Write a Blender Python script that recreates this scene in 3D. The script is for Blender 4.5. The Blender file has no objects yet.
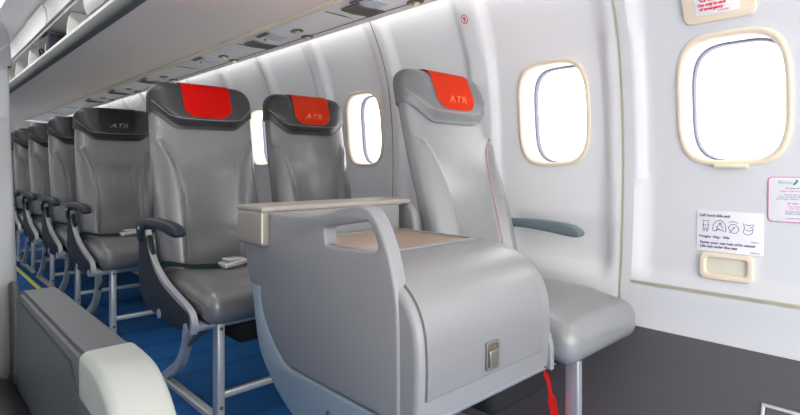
import bpy, bmesh, math, random
from mathutils import Vector, Matrix
random.seed(4)
SC = bpy.context.scene
COL = SC.collection
PI = math.pi

# ------------------------------------------------------------------ materials
def mat(name, col, rough=.5, metal=0, bump=0, bscale=200, var=0, vscale=6, spec=.5, coat=0, emis=None, es=0):
    m = bpy.data.materials.new(name); m.use_nodes = True
    nt = m.node_tree; b = nt.nodes['Principled BSDF']
    b.inputs['Base Color'].default_value = (*col, 1)
    b.inputs['Roughness'].default_value = rough
    b.inputs['Metallic'].default_value = metal
    b.inputs['Specular IOR Level'].default_value = spec
    b.inputs['Coat Weight'].default_value = coat
    tc = nt.nodes.new('ShaderNodeTexCoord')
    if var:
        n = nt.nodes.new('ShaderNodeTexNoise'); n.inputs['Scale'].default_value = vscale
        n.inputs['Detail'].default_value = 4
        nt.links.new(tc.outputs['Object'], n.inputs['Vector'])
        r = nt.nodes.new('ShaderNodeMixRGB')
        r.inputs[1].default_value = (*[c*(1-var) for c in col], 1)
        r.inputs[2].default_value = (*[min(1, c*(1+var)) for c in col], 1)
        nt.links.new(n.outputs['Fac'], r.inputs[0]); nt.links.new(r.outputs[0], b.inputs['Base Color'])
    if bump:
        n = nt.nodes.new('ShaderNodeTexNoise'); n.inputs['Scale'].default_value = bscale
        nt.links.new(tc.outputs['Object'], n.inputs['Vector'])
        bp = nt.nodes.new('ShaderNodeBump'); bp.inputs['Strength'].default_value = bump
        bp.inputs['Distance'].default_value = .002
        nt.links.new(n.outputs['Fac'], bp.inputs['Height']); nt.links.new(bp.outputs[0], b.inputs['Normal'])
    if emis:
        b.inputs['Emission Color'].default_value = (*emis, 1); b.inputs['Emission Strength'].default_value = es
    return m

M = {}
M['wall'] = mat('wall_white', (.77, .775, .79), .45, bump=.05, bscale=600)
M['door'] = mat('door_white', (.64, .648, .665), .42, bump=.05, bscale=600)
M['dado'] = mat('dado_grey', (.085, .080, .09), .55, bump=.15, bscale=500, var=.05)
M['cream'] = mat('cream_plastic', (.78, .67, .52), .5, var=.04)
M['creamseam'] = mat('cream_seal', (.68, .65, .54), .6)
M['gap'] = mat('dark_gap', (.10, .10, .10), .7)
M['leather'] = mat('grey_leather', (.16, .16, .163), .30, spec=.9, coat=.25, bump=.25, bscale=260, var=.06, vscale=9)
M['leatherlight'] = mat('pale_overlit_leather', (.235, .243, .25), .30, spec=.7, bump=.25, bscale=260, var=.05, vscale=9)  # paler leather; the front seat's overexposed look is put into the colour
M['head'] = mat('dark_shaded_leather', (.030, .031, .033), .42, bump=.25, bscale=260, var=.06)  # headrest shade put into the colour; also really dark covers, cushion, side panel
M['headlight'] = mat('shaded_head_leather', (.15, .157, .165), .42, bump=.25, bscale=260, var=.06)  # same headrest shade put into the colour, for the paler seats
M['pipe'] = mat('dark_piping', (.24, .24, .245), .5)
M['redpipe'] = mat('red_stitching', (.40, .25, .24), .5)
M['red'] = mat('red_cover', (.95, .006, .003), .6, spec=.2, bump=.2, bscale=300)
M['redor'] = mat('orange_red_cover', (.95, .06, .015), .6, spec=.2, bump=.2, bscale=300)
M['orange'] = mat('orange_print', (.95, .13, .02), .5)
M['silverprint'] = mat('silver_print', (.17, .175, .185), .4)
M['navy'] = mat('slate_plastic', (.020, .030, .040), .45, spec=.35)
M['slate'] = mat('blue_grey_plastic', (.13, .17, .19), .38)
M['shroud'] = mat('charcoal_plastic', (.030, .032, .034), .5, spec=.35)
M['metal'] = mat('satin_aluminium', (.62, .64, .645), .38, metal=.6, bump=.05)
M['metaldark'] = mat('dark_strut', (.10, .11, .12), .4, metal=.5)
M['belt'] = mat('belt_webbing', (.012, .045, .055), .6, bump=.4, bscale=500)
M['buckle'] = mat('buckle_metal', (.75, .75, .74), .25, metal=.4)
M['console'] = mat('console_grey', (.235, .238, .245), .38, bump=.05, bscale=500)
M['consoledoor'] = mat('console_door_silver', (.255, .258, .265), .34, metal=.25, bump=.05, bscale=500)
M['consoletrim'] = mat('console_blue_grey', (.25, .32, .37), .4)
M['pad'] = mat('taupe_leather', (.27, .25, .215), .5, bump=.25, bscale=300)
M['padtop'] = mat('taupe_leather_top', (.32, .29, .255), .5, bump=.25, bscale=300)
M['latch'] = mat('latch_nickel', (.26, .25, .22), .3, metal=.7)
M['black'] = mat('black_fabric', (.008, .008, .009), .85, bump=.4)
M['strap'] = mat('red_strap', (.85, .01, .01), .55)
M['armgrey'] = mat('armrest_grey', (.075, .08, .088), .45, bump=.1)
M['armside'] = mat('armrest_side', (.050, .058, .066), .5, bump=.1)
M['cap'] = mat('armrest_cap_ivory', (.31, .33, .305), .4)
M['binunder'] = mat('bin_beige', (.90, .81, .735), .55, var=.02, vscale=2)
M['psu'] = mat('service_panel_white', (.88, .86, .84), .5)
M['psutrim'] = mat('service_trim_cream', (.80, .72, .56), .45)
M['rail'] = mat('rail_grey', (.11, .125, .118), .6, spec=.3)
M['binwhite'] = mat('bin_white', (.78, .78, .77), .45)
M['ceil'] = mat('ceiling_white', (.82, .82, .82), .55)
M['grille'] = mat('grille_taupe', (.16, .145, .13), .6)
M['darkcup'] = mat('lamp_cup', (.10, .08, .06), .45)
M['lampmetal'] = mat('lamp_metal', (.75, .66, .52), .3, metal=.5)
M['sign'] = mat('sign_blue_grey', (.55, .60, .68), .3)
M['placard'] = mat('placard_white', (.80, .79, .84), .4)
M['ink'] = mat('ink_violet', (.10, .08, .17), .6)
M['redink'] = mat('ink_red', (.75, .03, .04), .6)
M['pink'] = mat('ink_pink', (.75, .15, .38), .6)
M['greenink'] = mat('ink_green', (.05, .28, .22), .6)
M['greyink'] = mat('ink_grey', (.28, .28, .32), .6)
M['gasket'] = mat('window_gasket', (.16, .16, .22), .5)
M['reveal'] = mat('window_reveal', (.82, .82, .82), .4)
M['yellow'] = mat('floor_strip_yellow', (.62, .62, .12), .5)
M['bag'] = mat('dark_bag', (.05, .05, .07), .8, bump=.5, bscale=60)
M['ledwhite'] = mat('led_diffuser', (.9, .9, .9), .5, emis=(1, .99, .97), es=1.7)
M['ledceil'] = mat('ceiling_diffuser', (.9, .9, .9), .5, emis=(1, .985, .97), es=1.5)

def glass():
    m = bpy.data.materials.new('window_acrylic'); m.use_nodes = True; nt = m.node_tree
    nt.nodes.clear()
    o = nt.nodes.new('ShaderNodeOutputMaterial'); t = nt.nodes.new('ShaderNodeBsdfTransparent')
    g = nt.nodes.new('ShaderNodeBsdfGlossy'); g.inputs['Roughness'].default_value = .05
    t.inputs['Color'].default_value = (.97, .98, .99, 1)
    x = nt.nodes.new('ShaderNodeMixShader'); x.inputs[0].default_value = .05
    nt.links.new(t.outputs[0], x.inputs[1]); nt.links.new(g.outputs[0], x.inputs[2]); nt.links.new(x.outputs[0], o.inputs[0])
    return m
M['glass'] = glass()

def carpet():
    m = mat('blue_carpet', (.008, .075, .27), .9, spec=.15)
    nt = m.node_tree; b = nt.nodes['Principled BSDF']
    tc = nt.nodes.new('ShaderNodeTexCoord')
    w = nt.nodes.new('ShaderNodeTexWave'); w.wave_type = 'BANDS'; w.bands_direction = 'Y'
    w.inputs['Scale'].default_value = 1.3; w.inputs['Distortion'].default_value = 3; w.inputs['Detail'].default_value = 1
    nt.links.new(tc.outputs['Object'], w.inputs['Vector'])
    n = nt.nodes.new('ShaderNodeTexNoise'); n.inputs['Scale'].default_value = 140; n.inputs['Detail'].default_value = 3
    nt.links.new(tc.outputs['Object'], n.inputs['Vector'])
    r = nt.nodes.new('ShaderNodeValToRGB')
    r.color_ramp.elements[0].position = .0; r.color_ramp.elements[0].color = (.008, .105, .33, 1)
    r.color_ramp.elements[1].position = .22; r.color_ramp.elements[1].color = (.010, .14, .44, 1)
    nt.links.new(w.outputs['Fac'], r.inputs[0])
    x = nt.nodes.new('ShaderNodeMixRGB'); x.blend_type = 'MULTIPLY'; x.inputs[0].default_value = .6
    nt.links.new(r.outputs[0], x.inputs[1]); nt.links.new(n.outputs['Fac'], x.inputs[2])
    g = nt.nodes.new('ShaderNodeBrightContrast'); g.inputs['Bright'].default_value = .01
    nt.links.new(x.outputs[0], g.inputs[0]); nt.links.new(g.outputs[0], b.inputs['Base Color'])
    bp = nt.nodes.new('ShaderNodeBump'); bp.inputs['Strength'].default_value = .5; bp.inputs['Distance'].default_value = .004
    nt.links.new(n.outputs['Fac'], bp.inputs['Height']); nt.links.new(bp.outputs[0], b.inputs['Normal'])
    return m
M['carpet'] = carpet()

def wood():
    m = mat('pale_wood', (.45, .33, .24), .35)
    nt = m.node_tree; b = nt.nodes['Principled BSDF']
    tc = nt.nodes.new('ShaderNodeTexCoord'); mp = nt.nodes.new('ShaderNodeMapping')
    mp.inputs['Scale'].default_value = (3, 60, 3)
    nt.links.new(tc.outputs['Object'], mp.inputs['Vector'])
    n = nt.nodes.new('ShaderNodeTexNoise'); n.inputs['Scale'].default_value = 2; n.inputs['Detail'].default_value = 6
    nt.links.new(mp.outputs[0], n.inputs['Vector'])
    r = nt.nodes.new('ShaderNodeValToRGB')
    r.color_ramp.elements[0].position = .3; r.color_ramp.elements[0].color = (.27, .18, .12, 1)
    r.color_ramp.elements[1].position = .7; r.color_ramp.elements[1].color = (.43, .32, .235, 1)
    nt.links.new(n.outputs['Fac'], r.inputs[0]); nt.links.new(r.outputs[0], b.inputs['Base Color'])
    return m
M['wood'] = wood()

# ------------------------------------------------------------------ helpers
def link(name, me, m, parent=None, smooth=True, ang=40):
    o = bpy.data.objects.new(name, me); COL.objects.link(o)
    if m is not None and not me.materials: me.materials.append(M[m] if isinstance(m, str) else m)
    if smooth:
        me.polygons.foreach_set('use_smooth', [True]*len(me.polygons))
        try: me.set_sharp_from_angle(angle=math.radians(ang))
        except Exception: pass
    if parent is not None: o.parent = parent
    return o

def bm_obj(name, bm, m, parent=None, smooth=True, ang=40, off=(0, 0, 0)):
    if any(off): bmesh.ops.translate(bm, verts=bm.verts, vec=Vector(off))
    bmesh.ops.recalc_face_normals(bm, faces=bm.faces)
    me = bpy.data.meshes.new(name); bm.to_mesh(me); bm.free()
    return link(name, me, m, parent, smooth, ang)

def thing(name, loc, label, cat, group=None, kind=None):
    o = bpy.data.objects.new(name, None); COL.objects.link(o)
    o.empty_display_size = .1
    o.location = loc; o['label'] = label; o['category'] = cat
    if group: o['group'] = group
    if kind: o['kind'] = kind
    return o

def tag(o, label, cat, group=None):
    o['label'] = label; o['category'] = cat
    if group: o['group'] = group
    return o

def struct(o, label=None):
    o['kind'] = 'structure'
    if label: o['label'] = label
    return o

def copy_tree(o, parent=None):
    c = o.copy(); COL.objects.link(c); c.parent = parent
    for ch in list(o.children): copy_tree(ch, c)
    return c

def rbox(bm, c, s, r, n=4, bulge=0):
    """box with rounded edges: centre c, full size s, radius r; bulge lifts the top"""
    h = [x/2 for x in s]; r = min(r, min(h)*.999)
    inner = [x-r for x in h]
    vs = {}
    def coords(k):
        a = []
        for i in range(n+1): a.append(-h[k] + r*(1-math.cos(i/n*PI/2))*1.0 if False else -inner[k] - r*math.cos(i/n*PI/2)*1.0)
        b = []
        mid = max(1, int(bulge and 6 or 1))
        for i in range(1, mid): b.append(-inner[k] + 2*inner[k]*i/mid)
        return a + b + [-x for x in reversed(a)]
    ax = [coords(k) for k in range(3)]
    def vert(p):
        key = tuple(round(x, 6) for x in p)
        if key in vs: return vs[key]
        q = Vector([max(-inner[k], min(inner[k], p[k])) for k in range(3)])
        d = Vector(p) - q
        if d.length > 1e-9: d = d.normalized()*r
        w = q + d
        if bulge and w.z > 0:
            w.z += bulge*(1-(w.x/h[0])**2)*(1-(w.y/h[1])**2)
        v = bm.verts.new(w + Vector(c)); vs[key] = v; return v
    for k in range(3):
        a, b = (k+1) % 3, (k+2) % 3
        for sgn in (-1, 1):
            for i in range(len(ax[a])-1):
                for j in range(len(ax[b])-1):
                    pts = []
                    for (ii, jj) in ((i, j), (i+1, j), (i+1, j+1), (i, j+1)):
                        p = [0, 0, 0]; p[k] = sgn*h[k]; p[a] = ax[a][ii]; p[b] = ax[b][jj]
                        pts.append(vert(p))
                    u = []
                    for v in pts:
                        if v not in u: u.append(v)
                    if len(u) > 2:
                        try: bm.faces.new(u if sgn > 0 else u[::-1])
                        except ValueError: pass
    return bm

def box_obj(name, c, s, m, parent=None, r=.003, n=2, bulge=0, off=(0, 0, 0)):
    bm = bmesh.new(); rbox(bm, c, s, r, n, bulge)
    return bm_obj(name, bm, m, parent, off=off)

def cr(pts, n=8, closed=False):
    """Catmull-Rom resample"""
    P = [Vector(p) for p in pts]; out = []
    N = len(P); segs = N if closed else N-1
    for i in range(segs):
        if closed: a, b, c, d = P[i-1], P[i], P[(i+1) % N], P[(i+2) % N]
        else: a, b, c, d = P[max(i-1, 0)], P[i], P[i+1], P[min(i+2, N-1)]
        for k in range(n):
            t = k/n
            out.append(.5*((2*b)+(c-a)*t+(2*a-5*b+4*c-d)*t*t+(3*b-a-3*c+d)*t**3))
    if not closed: out.append(P[-1])
    return out

def tube(bm, pts, r, seg=8, flat=None):
    """sweep a round (or flat=(wa,wb) rectangular about X) section along a path"""
    P = [Vector(p) for p in pts]; rings = []
    for i, p in enumerate(P):
        t = (P[min(i+1, len(P)-1)] - P[max(i-1, 0)]).normalized()
        ref = Vector((1, 0, 0)) if abs(t.x) < .9 else Vector((0, 0, 1))
        n1 = (ref - t*ref.dot(t)).normalized(); n2 = t.cross(n1)
        ring = []
        if flat:
            wa, wb = flat
            for (a, b) in ((-1, -1), (1, -1), (1, 1), (-1, 1)):
                ring.append(bm.verts.new(p + n1*a*wa/2 + n2*b*wb/2))
        else:
            for k in range(seg):
                a = 2*PI*k/seg; ring.append(bm.verts.new(p + n1*math.cos(a)*r + n2*math.sin(a)*r))
        rings.append(ring)
    m = len(rings[0])
    for i in range(len(rings)-1):
        for k in range(m):
            bm.faces.new((rings[i][k], rings[i][(k+1) % m], rings[i+1][(k+1) % m], rings[i+1][k]))
    bm.faces.new(rings[0][::-1]); bm.faces.new(rings[-1])
    return bm

def plate(name, outline, holes, x0, x1, bev, m, parent=None, mapping='YZ', off=(0, 0, 0), smooth_n=0, ang=40):
    """filled outline (a,b) extruded from x0 to x1 with rounded rims"""
    cu = bpy.data.curves.new(name, 'CURVE'); cu.dimensions = '2D'; cu.fill_mode = 'BOTH'
    th = abs(x1-x0)
    cu.extrude = max(th/2-bev, 0); cu.bevel_depth = bev; cu.bevel_resolution = 2; cu.offset = -bev
    for loop in [outline]+list(holes):
        pts = loop
        if smooth_n: pts = [(p.x, p.y) for p in cr([(a, b, 0) for a, b in loop], smooth_n, True)]
        sp = cu.splines.new('POLY'); sp.points.add(len(pts)-1)
        for i, (a, b) in enumerate(pts): sp.points[i].co = (a, b, 0, 1)
        sp.use_cyclic_u = True
    tmp = bpy.data.objects.new('tmp', cu); COL.objects.link(tmp)
    dg = bpy.context.evaluated_depsgraph_get(); dg.update()
    me = bpy.data.meshes.new_from_object(tmp.evaluated_get(dg))
    bpy.data.objects.remove(tmp); bpy.data.curves.remove(cu)
    xc = (x0+x1)/2
    for v in me.vertices:
        a, b, c = v.co
        if mapping == 'YZ': w = Vector((xc+c, a, b))
        elif mapping == 'XZ': w = Vector((a, xc+c, b))
        else: w = Vector((a, b, xc+c))
        v.co = w + Vector(off)
    bm = bmesh.new(); bm.from_mesh(me); bmesh.ops.remove_doubles(bm, verts=bm.verts, dist=1e-5)
    bmesh.ops.recalc_face_normals(bm, faces=bm.faces); bm.to_mesh(me); bm.free()
    me.materials.clear(); me.name = name
    return link(name, me, m, parent, True, ang)

def rrect(a0, a1, b0, b1, r, n=6):
    out = []
    for (ca, cb, s) in ((a1-r, b1-r, 0), (a0+r, b1-r, 1), (a0+r, b0+r, 2), (a1-r, b0+r, 3)):
        for k in range(n+1):
            t = (s+k/n)*PI/2; out.append((ca+r*math.cos(t), cb+r*math.sin(t)))
    return out

def text_mesh(body, size, bold=.0, shear=0, align='LEFT', spacing=1.0):
    cu = bpy.data.curves.new('txt', 'FONT'); cu.body = body; cu.size = size; cu.shear = shear
    cu.align_x = align; cu.offset = bold; cu.space_character = spacing; cu.resolution_u = 3
    tmp = bpy.data.objects.new('tmp', cu); COL.objects.link(tmp)
    dg = bpy.context.evaluated_depsgraph_get(); dg.update()
    me = bpy.data.meshes.new_from_object(tmp.evaluated_get(dg))
    bpy.data.objects.remove(tmp); bpy.data.curves.remove(cu); me.materials.clear()
    return me

def interp(tab, x):
    if x <= tab[0][0]: return tab[0][1]
    for (a, b), (c, d) in zip(tab, tab[1:]):
        if x <= c:
            t = (x-a)/(c-a); return b+(d-b)*t
    return tab[-1][1]
def sm(t): t = max(0, min(1, t)); return t*t*(3-2*t)

# ------------------------------------------------------------------ cabin shell
CX = .43                                              # cabin centre line
_prof = cr([(1.40, -.02, 0), (1.56, .12, 0), (1.665, .34, 0), (1.69, .5, 0), (1.708, .7, 0), (1.712, .9, 0), (1.700, 1.1, 0), (1.668, 1.28, 0),
            (1.610, 1.43, 0), (1.545, 1.54, 0), (1.45, 1.63, 0)], 8)
PROF = [(p.y, p.x) for p in _prof]
PITCH = .533; WY0 = .435; WZ = 1.043; WHW = .140; WHH = .187
def YC(k): return WY0+PITCH*k+(.03 if k >= 1 else 0)
def ribs(y, z):
    d = 0
    y = y-.03*sm((y-.8)/.2); k = (y - .735)/PITCH; f = abs(k-round(k))*PITCH
    ky = round(k)
    if ky < 0 and y > -.1: f = 1
    d = .022*(1-sm((f-.045)/.022))
    if z < .53: d = d + (.022-d)*sm((.53-z)/.035)
    if z > 1.45: d *= 1
    # soft dish round each window
    return d
def pocket(y, z):
    # shallow hand pocket under the sidewall armrest
    e = max(abs(y-.97)/.205, abs(z-.60)/.075)
    return -.012*(1-sm((e-.8)/.25)) if .5 < y < 1.4 else 0
def wx(y, z): return interp(PROF, z) - ribs(y, z) - pocket(y, z)

def mir(X, side): return X if side > 0 else 2*CX - X

def wall_grid(bm, y0, y1, z0, z1, ny, nz, side, cache, skip=None):
    for i in range(ny+1):
        for j in range(nz+1):
            y = y0+(y1-y0)*i/ny; z = z0+(z1-z0)*j/nz
            key = (round(y, 4), round(z, 4))
            if key not in cache: cache[key] = bm.verts.new((mir(wx(y, z), side), y, z))
    for i in range(ny):
        for j in range(nz):
            q = []
            for (ii, jj) in ((i, j), (i+1, j), (i+1, j+1), (i, j+1)):
                y = y0+(y1-y0)*ii/ny; z = z0+(z1-z0)*jj/nz
                q.append(cache[(round(y, 4), round(z, 4))])
            bm.faces.new(q)

ZC0, ZC1 = .80, 1.29
def sel(t, a, b, n=3.6):
    c, s = math.cos(t), math.sin(t)
    return a*math.copysign(abs(c)**(2/n), c), b*math.copysign(abs(s)**(2/n), s)
def window_cell(bm, yc, side, cache):
    y0, y1 = yc-PITCH/2, yc+PITCH/2
    NY, NZ = 26, 24
    edge = [(y0+(y1-y0)*i/NY, ZC0) for i in range(NY)] + [(y1, ZC0+(ZC1-ZC0)*j/NZ) for j in range(NZ)] + \
           [(y1-(y1-y0)*i/NY, ZC1) for i in range(NY)] + [(y0, ZC1-(ZC1-ZC0)*j/NZ) for j in range(NZ)]
    rings = []
    NR = 9
    for k in range(NR+1):
        t = k/NR; ring = []
        for (y, z) in edge:
            # map onto a superellipse by angle
            ang = math.atan2((z-WZ)/WHH*1.0, (y-yc)/WHW*1.0)
            n = 3.6
            c, s = math.cos(ang), math.sin(ang)
            rad = (abs(c)**n+abs(s)**n)**(-1/n)
            ly, lz = yc+WHW*rad*c, WZ+WHH*rad*s
            py, pz = ly+(y-ly)*t, lz+(z-lz)*t
            if k == NR: py, pz = y, z
            key = (round(py, 4), round(pz, 4))
            if k == NR:
                if key not in cache: cache[key] = bm.verts.new((mir(wx(py, pz), side), py, pz))
                ring.append(cache[key])
            else: ring.append(bm.verts.new((mir(wx(py, pz), side), py, pz)))
        rings.append(ring)
    L = len(edge)
    for k in range(NR):
        for i in range(L):
            bm.faces.new((rings[k][i], rings[k][(i+1) % L], rings[k+1][(i+1) % L], rings[k+1][i]))

def build_wall(name, ks, side, label):
    bm = bmesh.new(); cache = {}
    if name == 'door_1': wall_grid(bm, WY0+PITCH/2, WY0+PITCH/2+.0315, 0, 1.60, 2, 60, side, cache)
    if name == 'wall_left': wall_grid(bm, WY0+PITCH/2, WY0+PITCH/2+.03, 0, 1.60, 2, 60, side, cache)
    for k in ks:
        yc = YC(k)
        y0, y1 = yc-PITCH/2, yc+PITCH/2
        window_cell(bm, yc, side, cache)
        wall_grid(bm, y0, y1, 0, ZC0, 26, 32, side, cache)
        wall_grid(bm, y0, y1, ZC1, 1.60, 26, 12, side, cache)
    o = bm_obj(name, bm, 'wall', None, True, 60)
    return struct(o, label)

NW = 17
build_wall('wall_right', range(1, NW), 1, 'white moulded cabin sidewall panels with vertical ribs')
build_wall('wall_left', range(-3, NW), -1, 'white moulded sidewall on the other side of the aisle')
dr = build_wall('door_1', range(-3, 1), 1, 'white emergency exit panel with a window')
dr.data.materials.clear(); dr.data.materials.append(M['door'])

def ring_mesh(name, yc, side, secs, m, parent, n=72, cap=False, nn=3.6):
    """secs: list of (scale, depth outward from the wall face); lofted loop"""
    bm = bmesh.new(); rings = []
    for (sc, dep) in secs:
        ring = []
        for i in range(n):
            y, z = sel(2*PI*i/n, WHW*sc if not isinstance(sc, tuple) else sc[0], WHH*sc if not isinstance(sc, tuple) else sc[1], nn)
            ring.append(bm.verts.new((mir(interp(PROF, WZ+z)+dep, side), yc+y, WZ+z)))
        rings.append(ring)
    for a, b in zip(rings, rings[1:]):
        for i in range(n): bm.faces.new((a[i], a[(i+1) % n], b[(i+1) % n], b[i]))
    if cap: bm.faces.new(rings[-1])
    return bm_obj(name, bm, m, parent, True, 50)

def make_window(idx, yc, side, lip):
    w = bpy.data.objects.new('window_%d' % idx, None); COL.objects.link(w)
    w['kind'] = 'structure'
    g = .011
    A = lambda d: (WHW+d, WHH+d)
    ring_mesh('window_frame', yc, side, [(A(.004), .004), (A(.003), -.005), (A(-.002), -.008), (A(-lip*.6), -.007), (A(-lip), -.001), (A(-lip), .010)], 'cream', w)
    ring_mesh('window_reveal', yc, side, [(A(-lip), .008), (A(-lip+.002), .05), (A(-lip+.005), .112)], 'reveal', w)
    ring_mesh('window_gasket', yc, side, [(A(-lip+.005), .094), (A(-lip-.001), .092), (A(-lip-.003), .096), (A(-lip-.003), .112)], 'gasket', w)
    ring_mesh('window_pane', yc, side, [(A(-lip+.003), .108)], 'glass', w, cap=True)
    return w
idx = 1
for k in range(0, 13):
    make_window(idx, YC(k), 1, .014 if k == 0 else .012); idx += 1
for k in range(-3, NW):
    if k >= 13: continue
    make_window(idx, YC(k), -1, .012); idx += 1
for k in (-3, -2, -1): make_window(idx, YC(k), 1, .012); idx += 1
for k in range(13, NW):
    for s in (1, -1): make_window(idx, YC(k), s, .012); idx += 1

# small blind handle at the foot of the exit window
box_obj('blind_handle', (interp(PROF, .868)-.012, .435, .852), (.022, .085, .011), 'cream', dr, .005, 3)

# seams between sidewall mouldings
def strip(name, path, wid, m, out=.002, axis='y'):
    bm = bmesh.new(); prev = None
    for (y, z) in path:
        X = wx(y, z)-out
        if axis == 'y': a, b = bm.verts.new((X, y-wid/2, z)), bm.verts.new((X, y+wid/2, z))
        else: a, b = bm.verts.new((wx(y, z-wid/2)-out, y, z-wid/2)), bm.verts.new((wx(y, z+wid/2)-out, y, z+wid/2))
        if prev: bm.faces.new((prev[0], prev[1], b, a))
        prev = (a, b)
    geom = bmesh.ops.solidify(bm, geom=bm.faces[:], thickness=.0015)
    return struct(bm_obj(name, bm, m, None, True, 50))
ti = 1
for k in range(0, 8):
    y = .735+2*PITCH*k+(.03 if k else 0)
    strip('trim_%d' % ti, [(y, z/100) for z in range(35, 158, 3)], .0075 if k == 0 else .004, 'creamseam' if k == 0 else 'gap'); ti += 1
strip('trim_%d' % ti, [(-1+.05*i, .491) for i in range(35)], .011, 'creamseam', .002, 'z'); ti += 1
# grey lower dado, right and left
for side, nm in ((1, 'baseboard_right'), (-1, 'baseboard_left')):
    bm = bmesh.new(); rows = []
    for j in range(15):
        z = .360*j/14
        X = wx(0, z) - .006 - (.004 if j < 14 else -.004)
        X = interp(PROF, z)-.027
        rows.append([bm.verts.new((mir(X, side), y, z)) for y in (-1.2, 9)])
    for a, b in zip(rows, rows[1:]): bm.faces.new((a[0], a[1], b[1], b[0]))
    struct(bm_obj(nm, bm, 'dado'), 'dark grey kick panel along the foot of the cabin wall')

# floor
bm = bmesh.new(); rbox(bm, (CX, 3.9, -.02), (2.3, 10.4, .04), .002, 1)
struct(bm_obj('floor', bm, 'carpet'), 'blue carpet with darker woven bands')
tag(box_obj('floor_path_strip', (.690, 5.6, .003), (.028, 6.6, .006), 'yellow', None, .002, 1),
    'thin yellow floor path strip along the aisle edge of the seats', 'floor strip')

# ceiling (arched) with lamps
bm = bmesh.new()
cp = cr([(.775, 1.80, 0), (.77, 1.93, 0), (.72, 1.985, 0), (.60, 2.01, 0), (.43, 2.02, 0), (.26, 2.01, 0), (.14, 1.985, 0), (.09, 1.93, 0), (.085, 1.80, 0)], 5)
prev = None
for p in cp:
    row = [bm.verts.new((p.x, y, p.y)) for y in (-1.2, 9)]
    if prev: bm.faces.new((prev[0], prev[1], row[1], row[0]))
    prev = row
struct(bm_obj('ceiling', bm, 'ceil'), 'white arched aisle ceiling')
# far bulkhead
bm = bmesh.new(); rbox(bm, (CX, 9.02, .96), (2.6, .03, 2.2), .002, 1)
struct(bm_obj('wall_back', bm, 'wall'), 'white bulkhead closing the far end of the cabin')

for i in range(6):
    y = .4 + 1.5*i
    t = thing('ceiling_light', (CX, y, 2.012), 'long frosted aisle ceiling lamp, number %s from the front of the cabin' % ['one', 'two', 'three', 'four', 'five', 'six'][i], 'ceiling light', 'aisle ceiling lamps')
    box_obj('frame', (0, 0, 0), (.20, 1.24, .016), 'binwhite', t, .005, 2)
    box_obj('diffuser', (0, 0, -.010), (.16, 1.2, .012), 'ledceil', t, .004, 2)
    ld = bpy.data.lights.new('aisle_lamp', 'AREA'); ld.shape = 'RECTANGLE'; ld.size = .15; ld.size_y = 1.2
    ld.energy = 3; ld.color = (1, .98, .95)
    lo = bpy.data.objects.new('aisle_lamp', ld); COL.objects.link(lo); lo.location = (CX, y, 1.985)

# sidewall wash light hidden in the cove above the wall
for side in (1, -1):
    t = thing('wall_wash_light', (0, 0, 0), 'long white light strip glowing along the top of the %s sidewall' % ('window-side' if side > 0 else 'opposite'), 'light strip')
    bm = bmesh.new(); prev = None
    for (X, z) in ((1.505, 1.503), (1.535, 1.512), (1.552, 1.528)):
        row = [bm.verts.new((mir(X, side), y, z)) for y in (-1.2, 9)]
        if prev: bm.faces.new((prev[0], prev[1], row[1], row[0]))
        prev = row
    bmesh.ops.solidify(bm, geom=bm.faces[:], thickness=.004)
    bm_obj('diffuser', bm, 'ledwhite', t)
    bm = bmesh.new(); rbox(bm, (mir(1.503, side), 3.9, 1.500), (.006, 10.2, .010), .001, 1)
    bm_obj('cover_edge', bm, 'psutrim', t)

# service panel (underside strip between bins and wall)
for side, nm in ((1, 'trim_%d' % ti), (-1, 'trim_%d' % (ti+1))):
    bm = bmesh.new(); prev = None
    for (X, z) in ((1.245, 1.520), (1.27, 1.512), (1.38, 1.506), (1.49, 1.498), (1.505, 1.496), (1.508, 1.53)):
        row = [bm.verts.new((mir(X, side), y, z)) for y in (-1.2, 9)]
        if prev: bm.faces.new((prev[0], prev[1], row[1], row[0]))
        prev = row
    struct(bm_obj(nm, bm, 'psu'), 'white service panel strip under the overhead bins')
ti += 2
for side in (1, -1):
    bm = bmesh.new(); rbox(bm, (mir(1.248, side), 3.9, 1.508), (.030, 10.2, .012), .004, 2)
    struct(bm_obj('trim_%d' % ti, bm, 'psutrim')); ti += 1
    bm = bmesh.new(); rbox(bm, (mir(1.266, side), 3.9, 1.509), (.005, 10.2, .008), .001, 1)
    struct(bm_obj('trim_%d' % ti, bm, 'gap')); ti += 1
    bm = bmesh.new(); rbox(bm, (mir(1.462, side), 3.9, 1.4985), (.003, 10.2, .003), .001, 1)
    struct(bm_obj('trim_%d' % ti, bm, 'gap')); ti += 1

# reading lamps, seat-belt sign and speaker grille on the service panel
ORD = ['nearest', 'second', 'third', 'fourth', 'fifth', 'sixth', 'seventh']
def psz(X): return interp([(1.245, 1.520), (1.27, 1.512), (1.38, 1.506), (1.49, 1.498)], X)
def lamp(y, dx, label):
    X = 1.41+dx; t = thing('reading_lamp', (X, y, psz(X)), label, 'reading lamp', 'overhead reading lamps')
    out = [(a*.026, b*.042) for a, b in [(math.cos(q*PI/12), math.sin(q*PI/12)) for q in range(24)]]
    plate('cup', out, [], -.003, .003, .0015, 'darkcup', t, 'XY')
    bm = bmesh.new()
    tube(bm, [(0, .0, -.001), (0, -.004, -.007), (0, -.008, -.013)], .013, 14)
    bm_obj('lamp_head', bm, 'lampmetal', t)
    bm = bmesh.new(); tube(bm, [(.0, .02, -.002), (0, .024, -.008)], .008, 10); bm_obj('air_nozzle', bm, 'lampmetal', t)
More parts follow.
